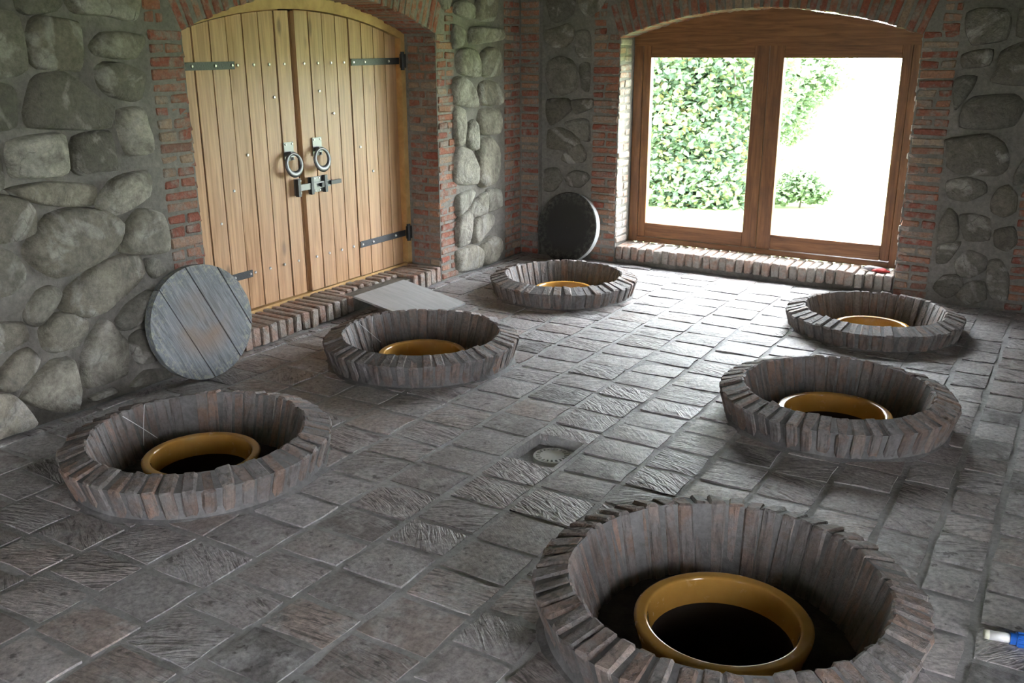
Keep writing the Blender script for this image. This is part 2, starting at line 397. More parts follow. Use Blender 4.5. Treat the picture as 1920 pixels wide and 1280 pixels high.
tag(obj('wall_right', mesh('wall_right', *prism(polyR, 0, .35, R3), 'plaster')), 'plastered side wall with an open doorway', 'wall', kind='structure')
K3 = lambda u, v, d: (u, RY-d, v)
polyK = [(LX-.42, -.05), (-1.4, -.05), (-1.4, 1.7), (-.8, 1.7), (-.8, -.05), (RX+.35, -.05), (RX+.35, CZ), (LX-.42, CZ)]
tag(obj('wall_rear', mesh('wall_rear', *prism(polyK, 0, .35, K3), 'plaster')), 'plastered rear wall opposite the timber window, with an open doorway', 'wall', kind='structure')
cl = MB().box(LX-.42, RX+.35, RY-.35, BY+.34, CZ, CZ+.15)
tag(cl.build('ceiling', 'ceiling_wood'), 'dark boarded ceiling over the whole room', 'ceiling', kind='structure')

# ---- bricks of the walls
BR = variants(8, 'brick', (.20, .07, .044), .005, .004, 'wall_brick')
BH = variants(8, 'brick', (.095, .07, .044), .005, .004, 'wall_brick')
PR = variants(4, 'brick', (.20, .07, .044), .005, .004, 'pale_brick'); PH = variants(4, 'brick', (.095, .07, .044), .005, .004, 'pale_brick')  # paler copies for the window reveals, daylight put into the brick colour
def wall_brick(parent, plane, u, v, length, out=None, tilt=0):
    """plane: 'L' door wall, 'B' window wall, or (x or y) reveals"""
    me = rng.choice((PR if length > .13 else PH) if plane in ('BL', 'BR') else (BR if length > .13 else BH)); nominal = .20 if length > .13 else .095
    p = rng.uniform(.001, .011) if out is None else out
    o = obj('brick', me, parent); o.scale = (length/nominal, 1, rng.uniform(.9, 1.12))
    rz = {'L': math.pi/2, 'B': 0, 'LR': 0, 'LL': 0, 'BL': math.pi/2, 'BR': math.pi/2}[plane]
    o.rotation_euler = (0, tilt+rng.uniform(-.012, .012), rz)
    q = p-.035
    o.location = {'L': (LX+q, u, v), 'B': (u, BY-q, v), 'LR': (u, DY1-q, v), 'LL': (u, DY0+q, v), 'BL': (WX0+q, u, v), 'BR': (WX1-q, u, v)}[plane]
    return o
PITCH = .0585
def strip(parent, plane, u0, u1, z0, z1, seed=0):
    k = 0; z = z0+PITCH/2
    while z < z1:
        W = u1-u0
        if W > .24: cuts = [(.0, .42), (.42, 1)] if k % 2 else [(0, .6), (.6, 1)]
        elif rng.random() < .55: cuts = [(0, 1)]
        else: s = rng.uniform(.42, .6); cuts = [(0, s), (s, 1)]
        for a, b in cuts:
            ua, ub = u0+W*a, u0+W*b; wall_brick(parent, plane, (ua+ub)/2, z+rng.uniform(-.003, .003), ub-ua-.014)
        z += PITCH; k += 1
strip(wall_left, 'L', 3.085, DY0, 0, 1.72); strip(wall_left, 'L', DY1, 5.612, 0, 1.70)
strip(wall_left, 'L', 3.075, 3.19, 1.72, 1.98); strip(wall_left, 'L', 5.50, 5.612, 1.70, 1.98)
strip(wall_left, 'L', 6.262, 6.505, 0, 1.95)
strip(wall_left, 'LR', -4.10, LX+.006, .10, 1.68); strip(wall_left, 'LL', -4.10, LX+.006, .10, 1.68)
# pier in the corner stands proud of the window wall
pier = MB().box(LX, -3.695, 6.512, BY+.02, 0, CZ).build('corner_pier', 'wall_mortar', wall_back)
z = PITCH/2; k = 0
while z < 1.95:
    o = obj('brick', rng.choice(BR), wall_back, (-3.777, 6.512+.035-rng.uniform(.001, .01), z)); o.scale = (.155/.2, 1, rng.uniform(.9, 1.1)); z += PITCH
strip(wall_back, 'B', -3.262, -3.15, 1.68, 1.98); strip(wall_back, 'B', -.90, -.785, 1.68, 1.98); strip(wall_back, 'B', -3.262, WX0, 0, 1.68); strip(wall_back, 'B', WX1, -.785, 0, 1.68); strip(wall_back, 'B', -.335, -.12, 0, 1.9)
strip(wall_back, 'BL', BY-.006, BY+.20, .14, 1.66); strip(wall_back, 'BR', BY-.006, BY+.20, .14, 1.66)
# voussoirs
VD = variants(8, 'voussoir', (.046, .31, .23), .005, .004, 'wall_brick')
def voussoirs(parent, f, a, b, plane, depth):
    s = 0; u = a; pts = []
    n = 400; P = [(a+(b-a)*i/n, f(a+(b-a)*i/n)) for i in range(n+1)]; S = [0]
    for p, q in zip(P, P[1:]): S.append(S[-1]+math.hypot(q[0]-p[0], q[1]-p[1]))
    cnt = int(S[-1]/.0605); t = [S[-1]*(i+.5)/cnt for i in range(cnt)]
    for tt in t:
        i = max(0, min(n-1, next(k for k in range(n) if S[k+1] >= tt)))
        u, v = P[i]; du, dv = P[i+1][0]-P[i][0], P[i+1][1]-P[i][1]; a_ = math.atan2(dv, du)
        pr = rng.uniform(.001, .01); L = .115-rng.uniform(.002, .008)
        nu, nv = -math.sin(a_), math.cos(a_)
        o = obj('brick', rng.choice(VD), parent); cu, cv = u+nu*L, v+nv*L
        if plane == 'L': o.location = (LX-.155+pr, cu, cv); o.rotation_euler = (a_, 0, math.pi/2); o.rotation_euler = Matrix.Rotation(math.pi/2, 3, 'Z').to_euler(); o.matrix_basis = Matrix.Translation((LX-.155+pr+.02, cu, cv)) @ Matrix.Rotation(a_, 4, 'X') @ Matrix.Rotation(math.pi/2, 4, 'Z'); o.scale = (1, .27/.31, 1)
        else: o.matrix_basis = Matrix.Translation((cu, BY+.12-pr, cv)) @ Matrix.Rotation(-a_, 4, 'Y'); o.scale = (1, .25/.31, 1)
voussoirs(wall_left, darch, DY0-.01, DY1+.01, 'L', .27)
voussoirs(wall_back, warch, WX0-.01, WX1+.01, 'B', .25)

# ---- field stones, outlines read off the photograph and laid on the wall planes
C1 = (0, 0, 3.048); C2 = (0, 400, 2.908); C5 = (800, 0, 4.571); C6 = (800, 250, 3.764); C8 = (1500, 0, 4.267); CR = (1500, 280, 3.2)
SL = [(C1, h, p) for h, p in (
 (.045, [(-160, 70), (60, 75), (110, 170), (140, 300), (145, 400), (70, 432), (-140, 430)]),
 (.05, [(185, 130), (230, 95), (300, 105), (430, 130), (455, 220), (468, 350), (455, 400), (400, 395), (230, 385), (180, 330), (165, 230)]),
 (.05, [(390, -60), (420, 50), (470, 80), (620, 90), (740, 120), (775, 90), (785, -60)]),
 (.05, [(590, 190), (700, 185), (800, 205), (812, 250), (770, 330), (700, 335), (570, 315), (530, 260)]),
 (.045, [(560, 400), (610, 360), (700, 365), (810, 410), (828, 460), (810, 560), (760, 575), (640, 545), (580, 490)]),
 (.045, [(200, 470), (260, 430), (380, 420), (470, 480), (560, 560), (640, 610), (610, 720), (500, 735), (330, 730), (190, 720), (160, 640)]),
 (.04, [(-140, 470), (60, 500), (90, 600), (95, 720), (40, 740), (-140, 750)]),
 (.06, [(60, 820), (150, 785), (330, 765), (355, 800), (368, 960), (330, 1000), (120, 1015), (70, 985), (50, 890)]),
 (.055, [(430, 790), (520, 760), (630, 755), (655, 880), (660, 970), (560, 975), (470, 995), (420, 960), (410, 870)]),
 (.06, [(680, 640), (800, 620), (825, 700), (850, 800), (845, 870), (750, 885), (715, 840), (690, 750)]),
 (.045, [(60, 1085), (150, 1060), (300, 1040), (530, 1060), (555, 1100), (535, 1170), (420, 1180), (260, 1170), (130, 1130)]),
 (.055, [(640, 1040), (720, 1000), (840, 980), (865, 1040), (850, 1120), (750, 1190), (660, 1225), (590, 1215), (565, 1150)]),
 (.03, [(110, -20), (360, -20), (330, 60), (180, 85), (120, 60)]),
 (.03, [(-150, 800), (-10, 810), (20, 1000), (10, 1080), (-150, 1090)]))]
SL += [(C2, h, p) for h, p in (
 (.045, [(-160, -90), (120, -80), (185, -20), (195, 50), (185, 110), (90, 150), (-140, 160)]),
 (.055, [(270, 20), (400, -20), (560, -5), (640, 60), (630, 150), (560, 240), (450, 310), (330, 345), (230, 310), (150, 240), (160, 170)]),
 (.06, [(690, 80), (760, -15), (860, 0), (900, 100), (905, 200), (820, 220), (700, 215), (660, 190)]),
 (.05, [(-160, 180), (50, 210), (120, 300), (110, 380), (50, 440), (-150, 480)]),
 (.055, [(350, 480), (390, 400), (520, 300), (660, 235), (760, 240), (790, 320), (740, 390), (640, 470), (560, 530), (470, 560), (390, 545), (345, 510)]),
 (.05, [(210, 430), (280, 400), (320, 430), (300, 500), (220, 610), (160, 600), (145, 540)]),
 (.06, [(230, 640), (290, 560), (400, 540), (470, 580), (470, 650), (420, 720), (300, 755), (250, 730)]),
 (.05, [(560, 590), (600, 600), (650, 660), (690, 700), (698, 860), (640, 905), (500, 945), (460, 900), (460, 790), (490, 690)]),
 (.05, [(640, 590), (700, 500), (800, 430), (840, 440), (800, 540), (720, 630), (660, 630)]),
 (.045, [(800, 250), (860, 250), (890, 310), (840, 350), (810, 310)]),
 (.06, [(350, 800), (385, 800), (430, 960), (420, 1060), (330, 1080), (190, 1045), (130, 1005), (200, 900), (290, 810)]),
 (.045, [(10, 860), (90, 770), (160, 740), (220, 790), (190, 860), (110, 940), (40, 970), (-40, 930)]),
 (.035, [(-100, 620), (130, 600), (160, 680), (100, 720), (-60, 770)]),
 (.06, [(-80, 1000), (60, 990), (120, 1040), (180, 1130), (150, 1170), (40, 1205), (-80, 1240)]),
 (.04, [(720, 680), (780, 640), (840, 720), (850, 800), (770, 820), (730, 760)]),
 (.045, [(740, 920), (800, 860), (920, 850), (930, 880), (840, 920), (730, 945)]),
 (.035, [(500, 1000), (620, 955), (640, 975), (520, 1020)]))]
SL += [(C5, h, p) for h, p in (
 (.03, [(110, -30), (215, -30), (190, 70), (150, 70)]), (.04, [(270, 20), (350, 10), (410, 60), (410, 150), (370, 165), (270, 120), (245, 80)]),
 (.045, [(450, -30), (610, -30), (605, 90), (570, 180), (450, 170), (435, 90)]), (.05, [(385, 270), (420, 235), (630, 250), (635, 340), (390, 375)]),
 (.035, [(240, 210), (310, 240), (330, 290), (300, 390), (240, 410), (230, 320)]), (.05, [(290, 440), (350, 415), (420, 440), (455, 560), (450, 650), (400, 660), (290, 620), (270, 520)]),
 (.05, [(480, 460), (540, 410), (600, 430), (625, 560), (600, 650), (510, 655), (460, 600)]), (.045, [(245, 690), (290, 660), (370, 710), (430, 800), (450, 900), (420, 920), (260, 890), (240, 790)]),
 (.05, [(470, 720), (530, 690), (590, 720), (630, 830), (610, 890), (490, 895), (455, 810)]), (.05, [(470, 950), (530, 925), (610, 940), (625, 1050), (600, 1140), (480, 1145), (450, 1060)]),
 (.04, [(250, 930), (320, 940), (330, 1080), (310, 1230), (260, 1240), (245, 1080)]), (.04, [(360, 1070), (410, 1030), (440, 1080), (435, 1270), (380, 1270), (345, 1180)]))]
SL += [(C6, h, p) for h, p in (
 (.045, [(225, 110), (300, 120), (355, 240), (350, 350), (215, 350), (205, 250)]), (.05, [(370, 70), (460, 30), (520, 110), (515, 250), (480, 340), (400, 370), (360, 320), (360, 180)]),
 (.035, [(230, 440), (320, 400), (350, 420), (310, 510), (230, 580), (215, 520)]), (.035, [(340, 480), (420, 420), (420, 560), (340, 590), (305, 560)]),
 (.035, [(435, 400), (520, 400), (530, 510), (440, 550)]), (.045, [(225, 600), (300, 560), (315, 650), (300, 770), (230, 800), (215, 720)]),
 (.045, [(330, 640), (400, 570), (480, 580), (480, 640), (400, 720), (350, 770), (325, 720)]), (.05, [(390, 800), (450, 730), (510, 740), (525, 810), (480, 890), (420, 925), (390, 870)]),
 (.045, [(220, 840), (330, 790), (380, 830), (370, 940), (240, 975), (220, 920)]))]
SB = [(C5, h, p) for h, p in (
 (.03, [(1020, -40), (1250, -40), (1240, 120), (1120, 185), (1060, 160)]), (.03, [(1280, -60), (1540, -60), (1480, 80), (1380, 140), (1320, 70)]),
 (.03, [(1030, 260), (1130, 230), (1200, 200), (1250, 250), (1240, 340), (1180, 400), (1090, 400), (1020, 340)]), (.03, [(1290, 270), (1380, 270), (1400, 350), (1395, 480), (1300, 480), (1275, 400)]),
 (.04, [(1050, 530), (1140, 490), (1240, 530), (1290, 650), (1270, 760), (1150, 810), (1060, 780), (1020, 650)]), (.03, [(1310, 560), (1390, 550), (1395, 690), (1380, 780), (1330, 750)]),
 (.03, [(1240, 860), (1410, 850), (1400, 930), (1280, 975), (1250, 930)]), (.025, [(1030, 860), (1200, 850), (1240, 930), (1160, 1010), (1060, 1070), (1020, 1000)]),
 (.03, [(1170, 1060), (1300, 1020), (1380, 1040), (1390, 1200), (1330, 1200), (1250, 1130)]), (.025, [(1040, 1120), (1150, 1100), (1280, 1170), (1300, 1270), (1150, 1280), (1040, 1260)]))]
SB += [(C6, .025, p) for p in ([(940, 180), (1010, 100), (1080, 80), (1120, 150), (1100, 200), (1000, 215)], [(970, 310), (1040, 265), (1120, 280), (1140, 320), (1080, 380), (1000, 370)], [(830, 260), (920, 250), (950, 330), (900, 400), (830, 400)])]
SB += [(C8, h, p) for h, p in (
 (.045, [(1340, 110), (1450, 70), (1640, 80), (1680, 180), (1640, 310), (1500, 340), (1380, 350), (1330, 240)]), (.035, [(1300, 440), (1420, 400), (1540, 400), (1510, 520), (1310, 540)]),
 (.045, [(1570, 560), (1610, 420), (1760, 350), (1830, 380), (1830, 660), (1640, 670), (1530, 640)]), (.045, [(1240, 640), (1310, 610), (1410, 620), (1370, 720), (1280, 840), (1240, 870), (1225, 740)]),
 (.045, [(1310, 860), (1400, 780), (1700, 760), (1780, 850), (1700, 1000), (1500, 1030), (1290, 1010)]), (.04, [(1170, 1130), (1310, 1100), (1500, 1080), (1620, 1150), (1660, 1260), (1640, 1350), (1560, 1400), (1300, 1390), (1190, 1330)]),
 (.03, [(1760, 80), (1850, 100), (1840, 280), (1730, 280)]))]
SB += [(CR, h, p) for h, p in (
 (.035, [(890, 190), (1000, 170), (1100, 200), (1110, 260), (1000, 310), (900, 290), (880, 240)]), (.035, [(1190, 240), (1250, 220), (1300, 280), (1290, 370), (1220, 405), (1150, 370), (1150, 300)]),
 (.04, [(840, 440), (890, 360), (940, 400), (950, 500), (920, 550), (830, 540)]), (.04, [(960, 400), (1030, 390), (1130, 420), (1130, 540), (1000, 545), (970, 480)]),
 (.03, [(1170, 490), (1280, 470), (1300, 560), (1240, 610), (1170, 580)]), (.03, [(830, 580), (960, 560), (930, 620), (880, 680), (820, 680)]),
 (.03, [(930, 680), (1010, 610), (1110, 650), (1110, 720), (1020, 770), (950, 750)]), (.035, [(1130, 680), (1200, 670), (1250, 760), (1240, 900), (1150, 890), (1120, 800)]),
 (.03, [(800, 830), (860, 760), (960, 760), (970, 840), (880, 890)]), (.03, [(930, 870), (1010, 800), (1100, 800), (1110, 900), (1000, 930)]), (.03, [(1290, 140), (1340, 60), (1350, 90), (1340, 200), (1280, 210)]))]
def cr(poly, per=3):
    n = len(poly); out = []
    for i in range(n):
        p0, p1, p2, p3 = (np.array(poly[(i+k) % n], float) for k in (-1, 0, 1, 2))
        for s in range(per):
            t = s/per; a = p1; b = .62*(p2-p0)/2; d = .62*(p3-p1)/2
            h = (2*t**3-3*t**2+1)*a+(t**3-2*t**2+t)*b+(-2*t**3+3*t**2)*p2+(t**3-t**2)*d; out.append(h)
    return out
def stone(parent, poly2, h, to3, tone=None):
    """poly2 on the wall plane in metres; to3(u,v,out)"""
    P = cr(poly2, 3 if len(poly2) < 9 else 2); c = sum(P)/len(P); n = len(P); V = []; s = rng.uniform(0, 99)
    tu, tv = rng.uniform(-.12, .12), rng.uniform(-.12, .12); R = np.mean([np.linalg.norm(p-c) for p in P])
    for k, (sc, hh) in enumerate(((1.09, -.02), (1.05, .50), (.985, .86), (.72, 1.0), (.35, 1.03))):
        for p in P:
            q = c+(p-c)*sc; w = noise.noise((q[0]*9, q[1]*9, s))*.5+noise.noise((q[0]*22, q[1]*22, s))*.25
            V.append(Vector((q[0]-c[0], q[1]-c[1], (hh+(.22*w if k > 0 else 0))*h+((q[0]-c[0])*tu+(q[1]-c[1])*tv)*(hh > 0))))
    V.append(Vector((0, 0, h*1.04))); F = []
    for k in range(4): F += [(k*n+i, k*n+(i+1) % n, (k+1)*n+(i+1) % n, (k+1)*n+i) for i in range(n)]
    F += [(4*n+i, 4*n+(i+1) % n, 5*n) for i in range(n)]
    o0 = Vector(to3(c[0], c[1], 0)); W = [Vector(to3(c[0]+v.x, c[1]+v.y, v.z))-o0 for v in V]
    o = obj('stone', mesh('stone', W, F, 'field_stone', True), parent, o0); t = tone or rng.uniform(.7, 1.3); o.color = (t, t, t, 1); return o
l3 = lambda u, v, d: (LX+d, u, v); b3 = lambda u, v, d: (u, BY-d, v)
doneL, doneB = [], []
TL = [.85, .85, 1.1, 1.2, .75, .6, .5, 1.7, .5, 1.8, 1.25, 1.55, .6, .7, .85, 1.0, 1.2, .8, 1.05, 1.0, 1.05, 1.25, .9, .9, 1.4, .95, .8, 1.6, .6, .9, 1.1]+[1.35, 1.2, 1.1, 1.5, 1.2, 1.5, 1.1, 1.5, 1.2, 1.45, 1.5, 1.55, 1.55, 1.4, 1.55, 1.3, 1.2, 1.55, 1.45, 1.3, 1.55]  # second list: pier stones by the window, its light painted into their tone
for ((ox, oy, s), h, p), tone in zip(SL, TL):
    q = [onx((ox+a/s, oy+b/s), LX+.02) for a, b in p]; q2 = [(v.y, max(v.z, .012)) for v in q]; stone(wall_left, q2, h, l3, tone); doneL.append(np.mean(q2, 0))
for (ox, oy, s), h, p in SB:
    q = [ony((ox+a/s, oy+b/s), BY-.015) for a, b in p]; q2 = [(v.x, max(v.z, .012)) for v in q]; stone(wall_back, q2, h, b3, rng.uniform(.55, .85)); doneB.append(np.mean(q2, 0))  # darker tone paints the shade of the window wall into its stones
def fill(parent, u0, u1, v0, v1, done, to3, arch=None):
    v = v0
    while v < v1:
        u = u0+rng.uniform(0, .08); hgt = rng.uniform(.17, .25)
        while u < u1-.1:
            w = min(rng.uniform(.2, .36), u1-u); c = (u+w/2, v+hgt/2); u += w
            if any(math.hypot(c[0]-d[0], c[1]-d[1]) < .24 for d in done): continue
            if arch and arch(c): continue
            pts = []
            for i in range(9):
                t = 2*math.pi*i/9; e = .62+.38*rng.random()**.5
                cu, su = math.cos(t), math.sin(t); k = (abs(cu)**3+abs(su)**3)**(-1/3)
                pts.append((c[0]+(w/2-.02)*cu*k*(.85+.15*e), max(.012, c[1]+(hgt/2-.015)*su*k*(.85+.15*e))))
            stone(parent, pts, rng.uniform(.03, .05), to3)
        v += hgt
fill(wall_left, .4, 2.0, .0, 2.8, doneL, l3); fill(wall_left, 2.0, 3.05, 1.86, 2.8, doneL, l3)
fill(wall_left, 3.05, 5.7, 2.2, 2.8, doneL, l3, lambda c: c[1]-.13 < darch(c[0])+.24); fill(wall_left, 5.7, 6.25, 1.85, 2.8, doneL, l3)
fill(wall_back, -3.7, -3.25, 1.95, 2.8, doneB, b3); fill(wall_back, -3.25, -.8, 2.1, 2.8, doneB, b3, lambda c: c[1]-.13 < warch(c[0])+.24)
fill(wall_back, -.78, -.12, 1.95, 2.8, doneB, b3); fill(wall_back, -.11, 2.6, .0, 2.8, doneB, b3)

# ------------------------------------------------------------------ brick step and sill
step = tag(empty('door_step', (LX, (DY0+DY1)/2, 0)), 'low step of bricks on edge under the arched wooden door', 'step')
SM = variants(8, 'brick', (.272, .054, .108), .006, .004, 'pale_brick')
MB().box(-.43, -.02, -1.05, 1.05, -.02, .085).build('mortar_bed', 'wall_mortar', step)
n = 31
for i in range(n):
    y = DY0+.034+(DY1-DY0-.068)*i/(n-1); gap = 4.47 < y < 5.03
    o = obj('brick', rng.choice(SM), step, ((-.265 if gap else -.126)+rng.uniform(-.008, .008), y-(DY0+DY1)/2, .052+rng.uniform(-.004, .004)), (0, 0, rng.uniform(-.03, .03)))
sill = tag(empty('trim_1', ((WX0+WX1)/2, BY, 0)), 'sill of bricks on edge below the timber window', 'window sill', kind='structure')
MB().box(-1.02, 1.02, .035, .34, -.02, .11).build('mortar_bed', 'wall_mortar', sill)
WM = variants(8, 'brick', (.052, .27, .102), .005, .004, 'pale_brick'); n = 32
for i in range(n):
    x = -1.0225+.032+(2.045-.064)*i/(n-1)
    obj('brick', rng.choice(WM), sill, (x, .125+rng.uniform(-.006, .006), .084+rng.uniform(-.004, .004)), (0, 0, rng.uniform(-.03, .03)))

# ------------------------------------------------------------------ double door
door = tag(empty('door_1', (DOORX, (DY0+DY1)/2, 0)), 'arched double door of honey coloured pine boards with black iron fittings', 'door', kind='structure')
DC = 4.362
def dz(y): return 1.822-.165*(y-DC)**2-.0   # top line of the boards
dl = lambda x, y, z: (x-DOORX, y-(DY0+DY1)/2, z)
# arched head and posts of the frame
fo = [(y, darch(y)+.03) for y in np.linspace(DY0-.02, DY1+.02, 30)]; fi = [(y, dz(y)) for y in np.linspace(DY1-.045, DY0+.06, 30)]
poly = [(DY0-.02, .06)]+fo+[(DY1+.02, .06), (DY1-.045, .06)]+fi+[(DY0+.06, .06)]
V, F = prism(poly, 0, .09, lambda u, v, d: dl(DOORX-.0-d+.012, u, v)); obj('door_frame', mesh('door_frame', V, F, 'arch_wood'), door)
MB().box(-.07, .012, DY0-.02-(DY0+DY1)/2, DY1+.02-(DY0+DY1)/2, .085, .118).build('threshold', 'arch_wood', door)
zb = .122
so_ = [(y, darch(y)+.02) for y in np.linspace(DY0-.01, DY1+.01, 30)]; si = [(y, dz(y)-.05) for y in np.linspace(DY1-.09, DY0+.10, 30)]
V, F = prism([(DY0-.01, .07)]+so_+[(DY1+.01, .07), (DY1-.09, .07)]+si+[(DY0+.10, .07)], .064, .088, lambda u, v, d: dl(DOORX-d, u, v)); obj('leak_stop', mesh('leak_stop', V, F, 'arch_wood'), door)  # added board behind the planks, blocks light leaking in around them
MB().box(-.12, -.062, DY0-(DY0+DY1)/2, DY1-(DY0+DY1)/2, .07, .16).build('bottom_stop', 'arch_wood', door)
for side in (0, 1):
    y0, y1 = (3.352, 4.322) if side == 0 else (4.352, 5.312)
    top = [(y, dz(y)-.012) for y in np.linspace(y1, y0, 14)]
    V, F = prism([(y0, zb), (y1, zb)]+top, .035, .06, lambda u, v, d: dl(DOORX-d, u, v))
    leaf = obj('door_leaf', mesh('door_leaf', V, F, 'pine_board'), door)
    n = 8; w = (y1-y0)/n
    for i in range(n):
        a, b = y0+i*w+.0045, y0+(i+1)*w-.0045
        tp = [(y, dz(y)-.008) for y in np.linspace(b, a, 4)]
        mid = (a+b)/2; V, F = prism([(a, zb), (b, zb)]+tp, .0, .03, lambda u, v, d: (-d, u-mid, v-1.0))
        bx = rng.uniform(-.003, .003)+(-.014 if side == 0 else 0)
        obj('plank', mesh('plank', V, F, 'pine_board'), leaf, dl(DOORX+bx, mid, 1.0))
    fx = DOORX+(-.012 if side == 0 else .004)
    # hinge straps
    for zz in (1.515, .335):
        ya, yb = (y0+.0, 3.871) if side == 0 else (4.838, y1+.02)
        sm = MB().box(0, .006, ya, yb, zz-.021, zz+.021); so = obj('hinge_strap', mesh('hinge_strap', [dl(fx+v[0], v[1], v[2]) for v in sm.v], sm.f, 'hammered_iron'), leaf)
        if side:
            hp = MB().cyl((fx+.012, DY1-.035, zz-.06), (fx+.012, DY1-.035, zz+.06), .014).box(fx, fx+.02, DY1-.05, DY1-.005, zz-.045, zz+.045)
            obj('hinge_pin', mesh('hinge_pin', [dl(*v) for v in hp.v], hp.f, 'hammered_iron'), leaf)
        ks = ([.09, .22, .38, .50] if side == 0 else [.02, .13, .38])
        for k in ks:
            rv = MB().cyl(dl(fx+.005, ya+k, zz), dl(fx+.012, ya+k, zz), .0095, .006, 10); rv.build('rivet', 'zinc', leaf)
        for i in range(n):
            yy = y0+(i+.5)*w
            if ya-.02 < yy < yb+.02: continue
            MB().cyl(dl(fx-.001, yy, zz), dl(fx+.005, yy, zz), .0095, .006, 10).build('rivet', 'zinc', leaf)
    # rivets along the diagonal brace
    dg = [(3.675, .66), (3.79, .83), (3.915, 1.02), (4.16, 1.33)] if side == 0 else [(4.53, 1.35), (4.65, 1.21), (4.89, .98), (5.01, .81)]
    for yy, zz in dg: MB().cyl(dl(fx-.001, yy, zz), dl(fx+.005, yy, zz), .0095, .006, 10).build('rivet', 'zinc', leaf)
    # ring handle
    hy, hz = (4.243, 1.01) if side == 0 else (4.475, 1.02)
    MB().box(*[c for c in (fx-DOORX, fx-DOORX+.006)], hy-.04-(DY0+DY1)/2, hy+.04-(DY0+DY1)/2, hz-.055, hz+.055).box(fx-DOORX, fx-DOORX+.035, hy-.016-(DY0+DY1)/2, hy+.016-(DY0+DY1)/2, hz-.03, hz+.0).build('handle_plate', 'grey_iron', leaf)
    for a in (-.028, .028):
        for b in (-.043, .043): MB().cyl(dl(fx+.006, hy+a, hz+b), dl(fx+.011, hy+a, hz+b), .007, .004, 8).build('rivet', 'zinc', leaf)
    rg = MB(); nn = 28; V = []; F = []
    for i in range(nn):
        t = 2*math.pi*i/nn; wr = .011+.008*(1-math.cos(t))/2
        for j in range(8):
            p = 2*math.pi*j/8; rr = .062+wr*math.cos(p); V.append((math.sin(p)*.008, rr*math.sin(t), rr*math.cos(t)-.062))
    for i in range(nn):
        for j in range(8): F.append((i*8+j, ((i+1) % nn)*8+j, ((i+1) % nn)*8+(j+1) % 8, i*8+(j+1) % 8))
    o = obj('handle_ring', mesh('handle_ring', V, F, 'grey_iron', True), leaf, dl(fx+.032, hy, hz-.012), (0, -.12, 0))
MB().box(-.086, -.061, DC-.07-(DY0+DY1)/2, DC+.05-(DY0+DY1)/2, .09, 1.86).build('gap_shade_strip', 'shade_brown', door)  # added dark strip, blocks light and paints the shade between the leaves
# sliding bolt across the two leaves
bx0 = DOORX+.004; yc = (DY0+DY1)/2; bz = .79
bolt = MB().box(.004, .010, 4.375-yc, 4.55-yc, bz-.048, bz+.048).box(-.008, .0, 4.265-yc, 4.318-yc, bz-.05, bz+.05).build('bolt_plate', 'grey_iron', door)
MB().box(.012, .024, 4.27-yc, 4.56-yc, bz-.022, bz+.016).build('bolt_bar', 'grey_iron', door)
for yy in (4.275, 4.39, 4.515): MB().box(.004, .030, yy-yc-.011, yy-yc+.011, bz-.055, bz+.05).build('bolt_keeper', 'hammered_iron', door)
MB().box(.02, .045, 4.458-yc, 4.480-yc, bz-.015, bz+.008).box(.024, .040, 4.55-yc, 4.645-yc, bz-.012, bz+.012).build('bolt_knob', 'hammered_iron', door)
for yy in (4.305, 4.43, 4.47, 4.54):
    for s in (-.037, .037): MB().cyl((.008, yy-yc, bz+s), (.014, yy-yc, bz+s), .007, .004, 8).build('rivet', 'zinc', door)

# ------------------------------------------------------------------ window
win = tag(empty('window_1', ((WX0+WX1)/2, WINY, 0)), 'wide arched window of reddish brown timber with two panes', 'window', kind='structure')
wc = (WX0+WX1)/2; wl = lambda x: x-wc
def wbox(name, x0, x1, z0, z1, y0=0, y1=.07, mat='window_timber', parent=None):
    c = ((x0+x1)/2-wc, (y0+y1)/2, (z0+z1)/2); a, b, d = (x1-x0)/2, (y1-y0)/2, (z1-z0)/2
    V, F = chamfer_box(2*a, 2*b, 2*d, .003, 0, rng); return obj(name, mesh(name, V, F, mat), parent or win, c)
wbox('frame_post', WX0+.004, -2.97, .135, 1.64, .0, .09); wbox('frame_post', -1.085, WX1-.004, .135, 1.64, .0, .09)
wbox('frame_sill', -2.97, -1.085, .135, .175, .0, .09, 'window_head_timber')
hp = [(x, warch(x)+.012-.027*max(0, min(1, (x+2.05)/.35))*(1 if x < -1.15 else .7)) for x in np.linspace(WX1-.02, WX0+.006, 26)]
V, F = prism([(WX0+.006, 1.605), (WX1-.02, 1.605)]+hp, -.004, .09, lambda u, v, d: (wl(u), d, v)); obj('frame_head', mesh('frame_head', V, F, 'window_head_timber'), win)
for a, b, ga, gb in ((-2.968, -2.0235, -2.907, -2.128), (-2.0205, -1.087, -1.918, -1.150)):
    st = wbox('sash', a, ga, .177, 1.609, .008, .065)
    wp = lambda nm, x0, x1, z0, z1, y0, y1, mt: obj(nm, mesh(nm, *chamfer_box(x1-x0, y1-y0, z1-z0, .003, 0, rng), mt), st, ((x0+x1)/2-(a+ga)/2, (y0+y1)/2-.0365, (z0+z1)/2-.89))
    wp('stile', gb, b, .177, 1.609, .008, .065, 'window_timber')
    wp('rail', ga, gb, .177, .283, .010, .063, 'window_head_timber'); wp('rail', ga, gb, 1.520, 1.609, .010, .063, 'window_head_timber')
    wp('pane', ga-.01, gb+.01, .27, 1.53, .036, .041, 'pane_glass')

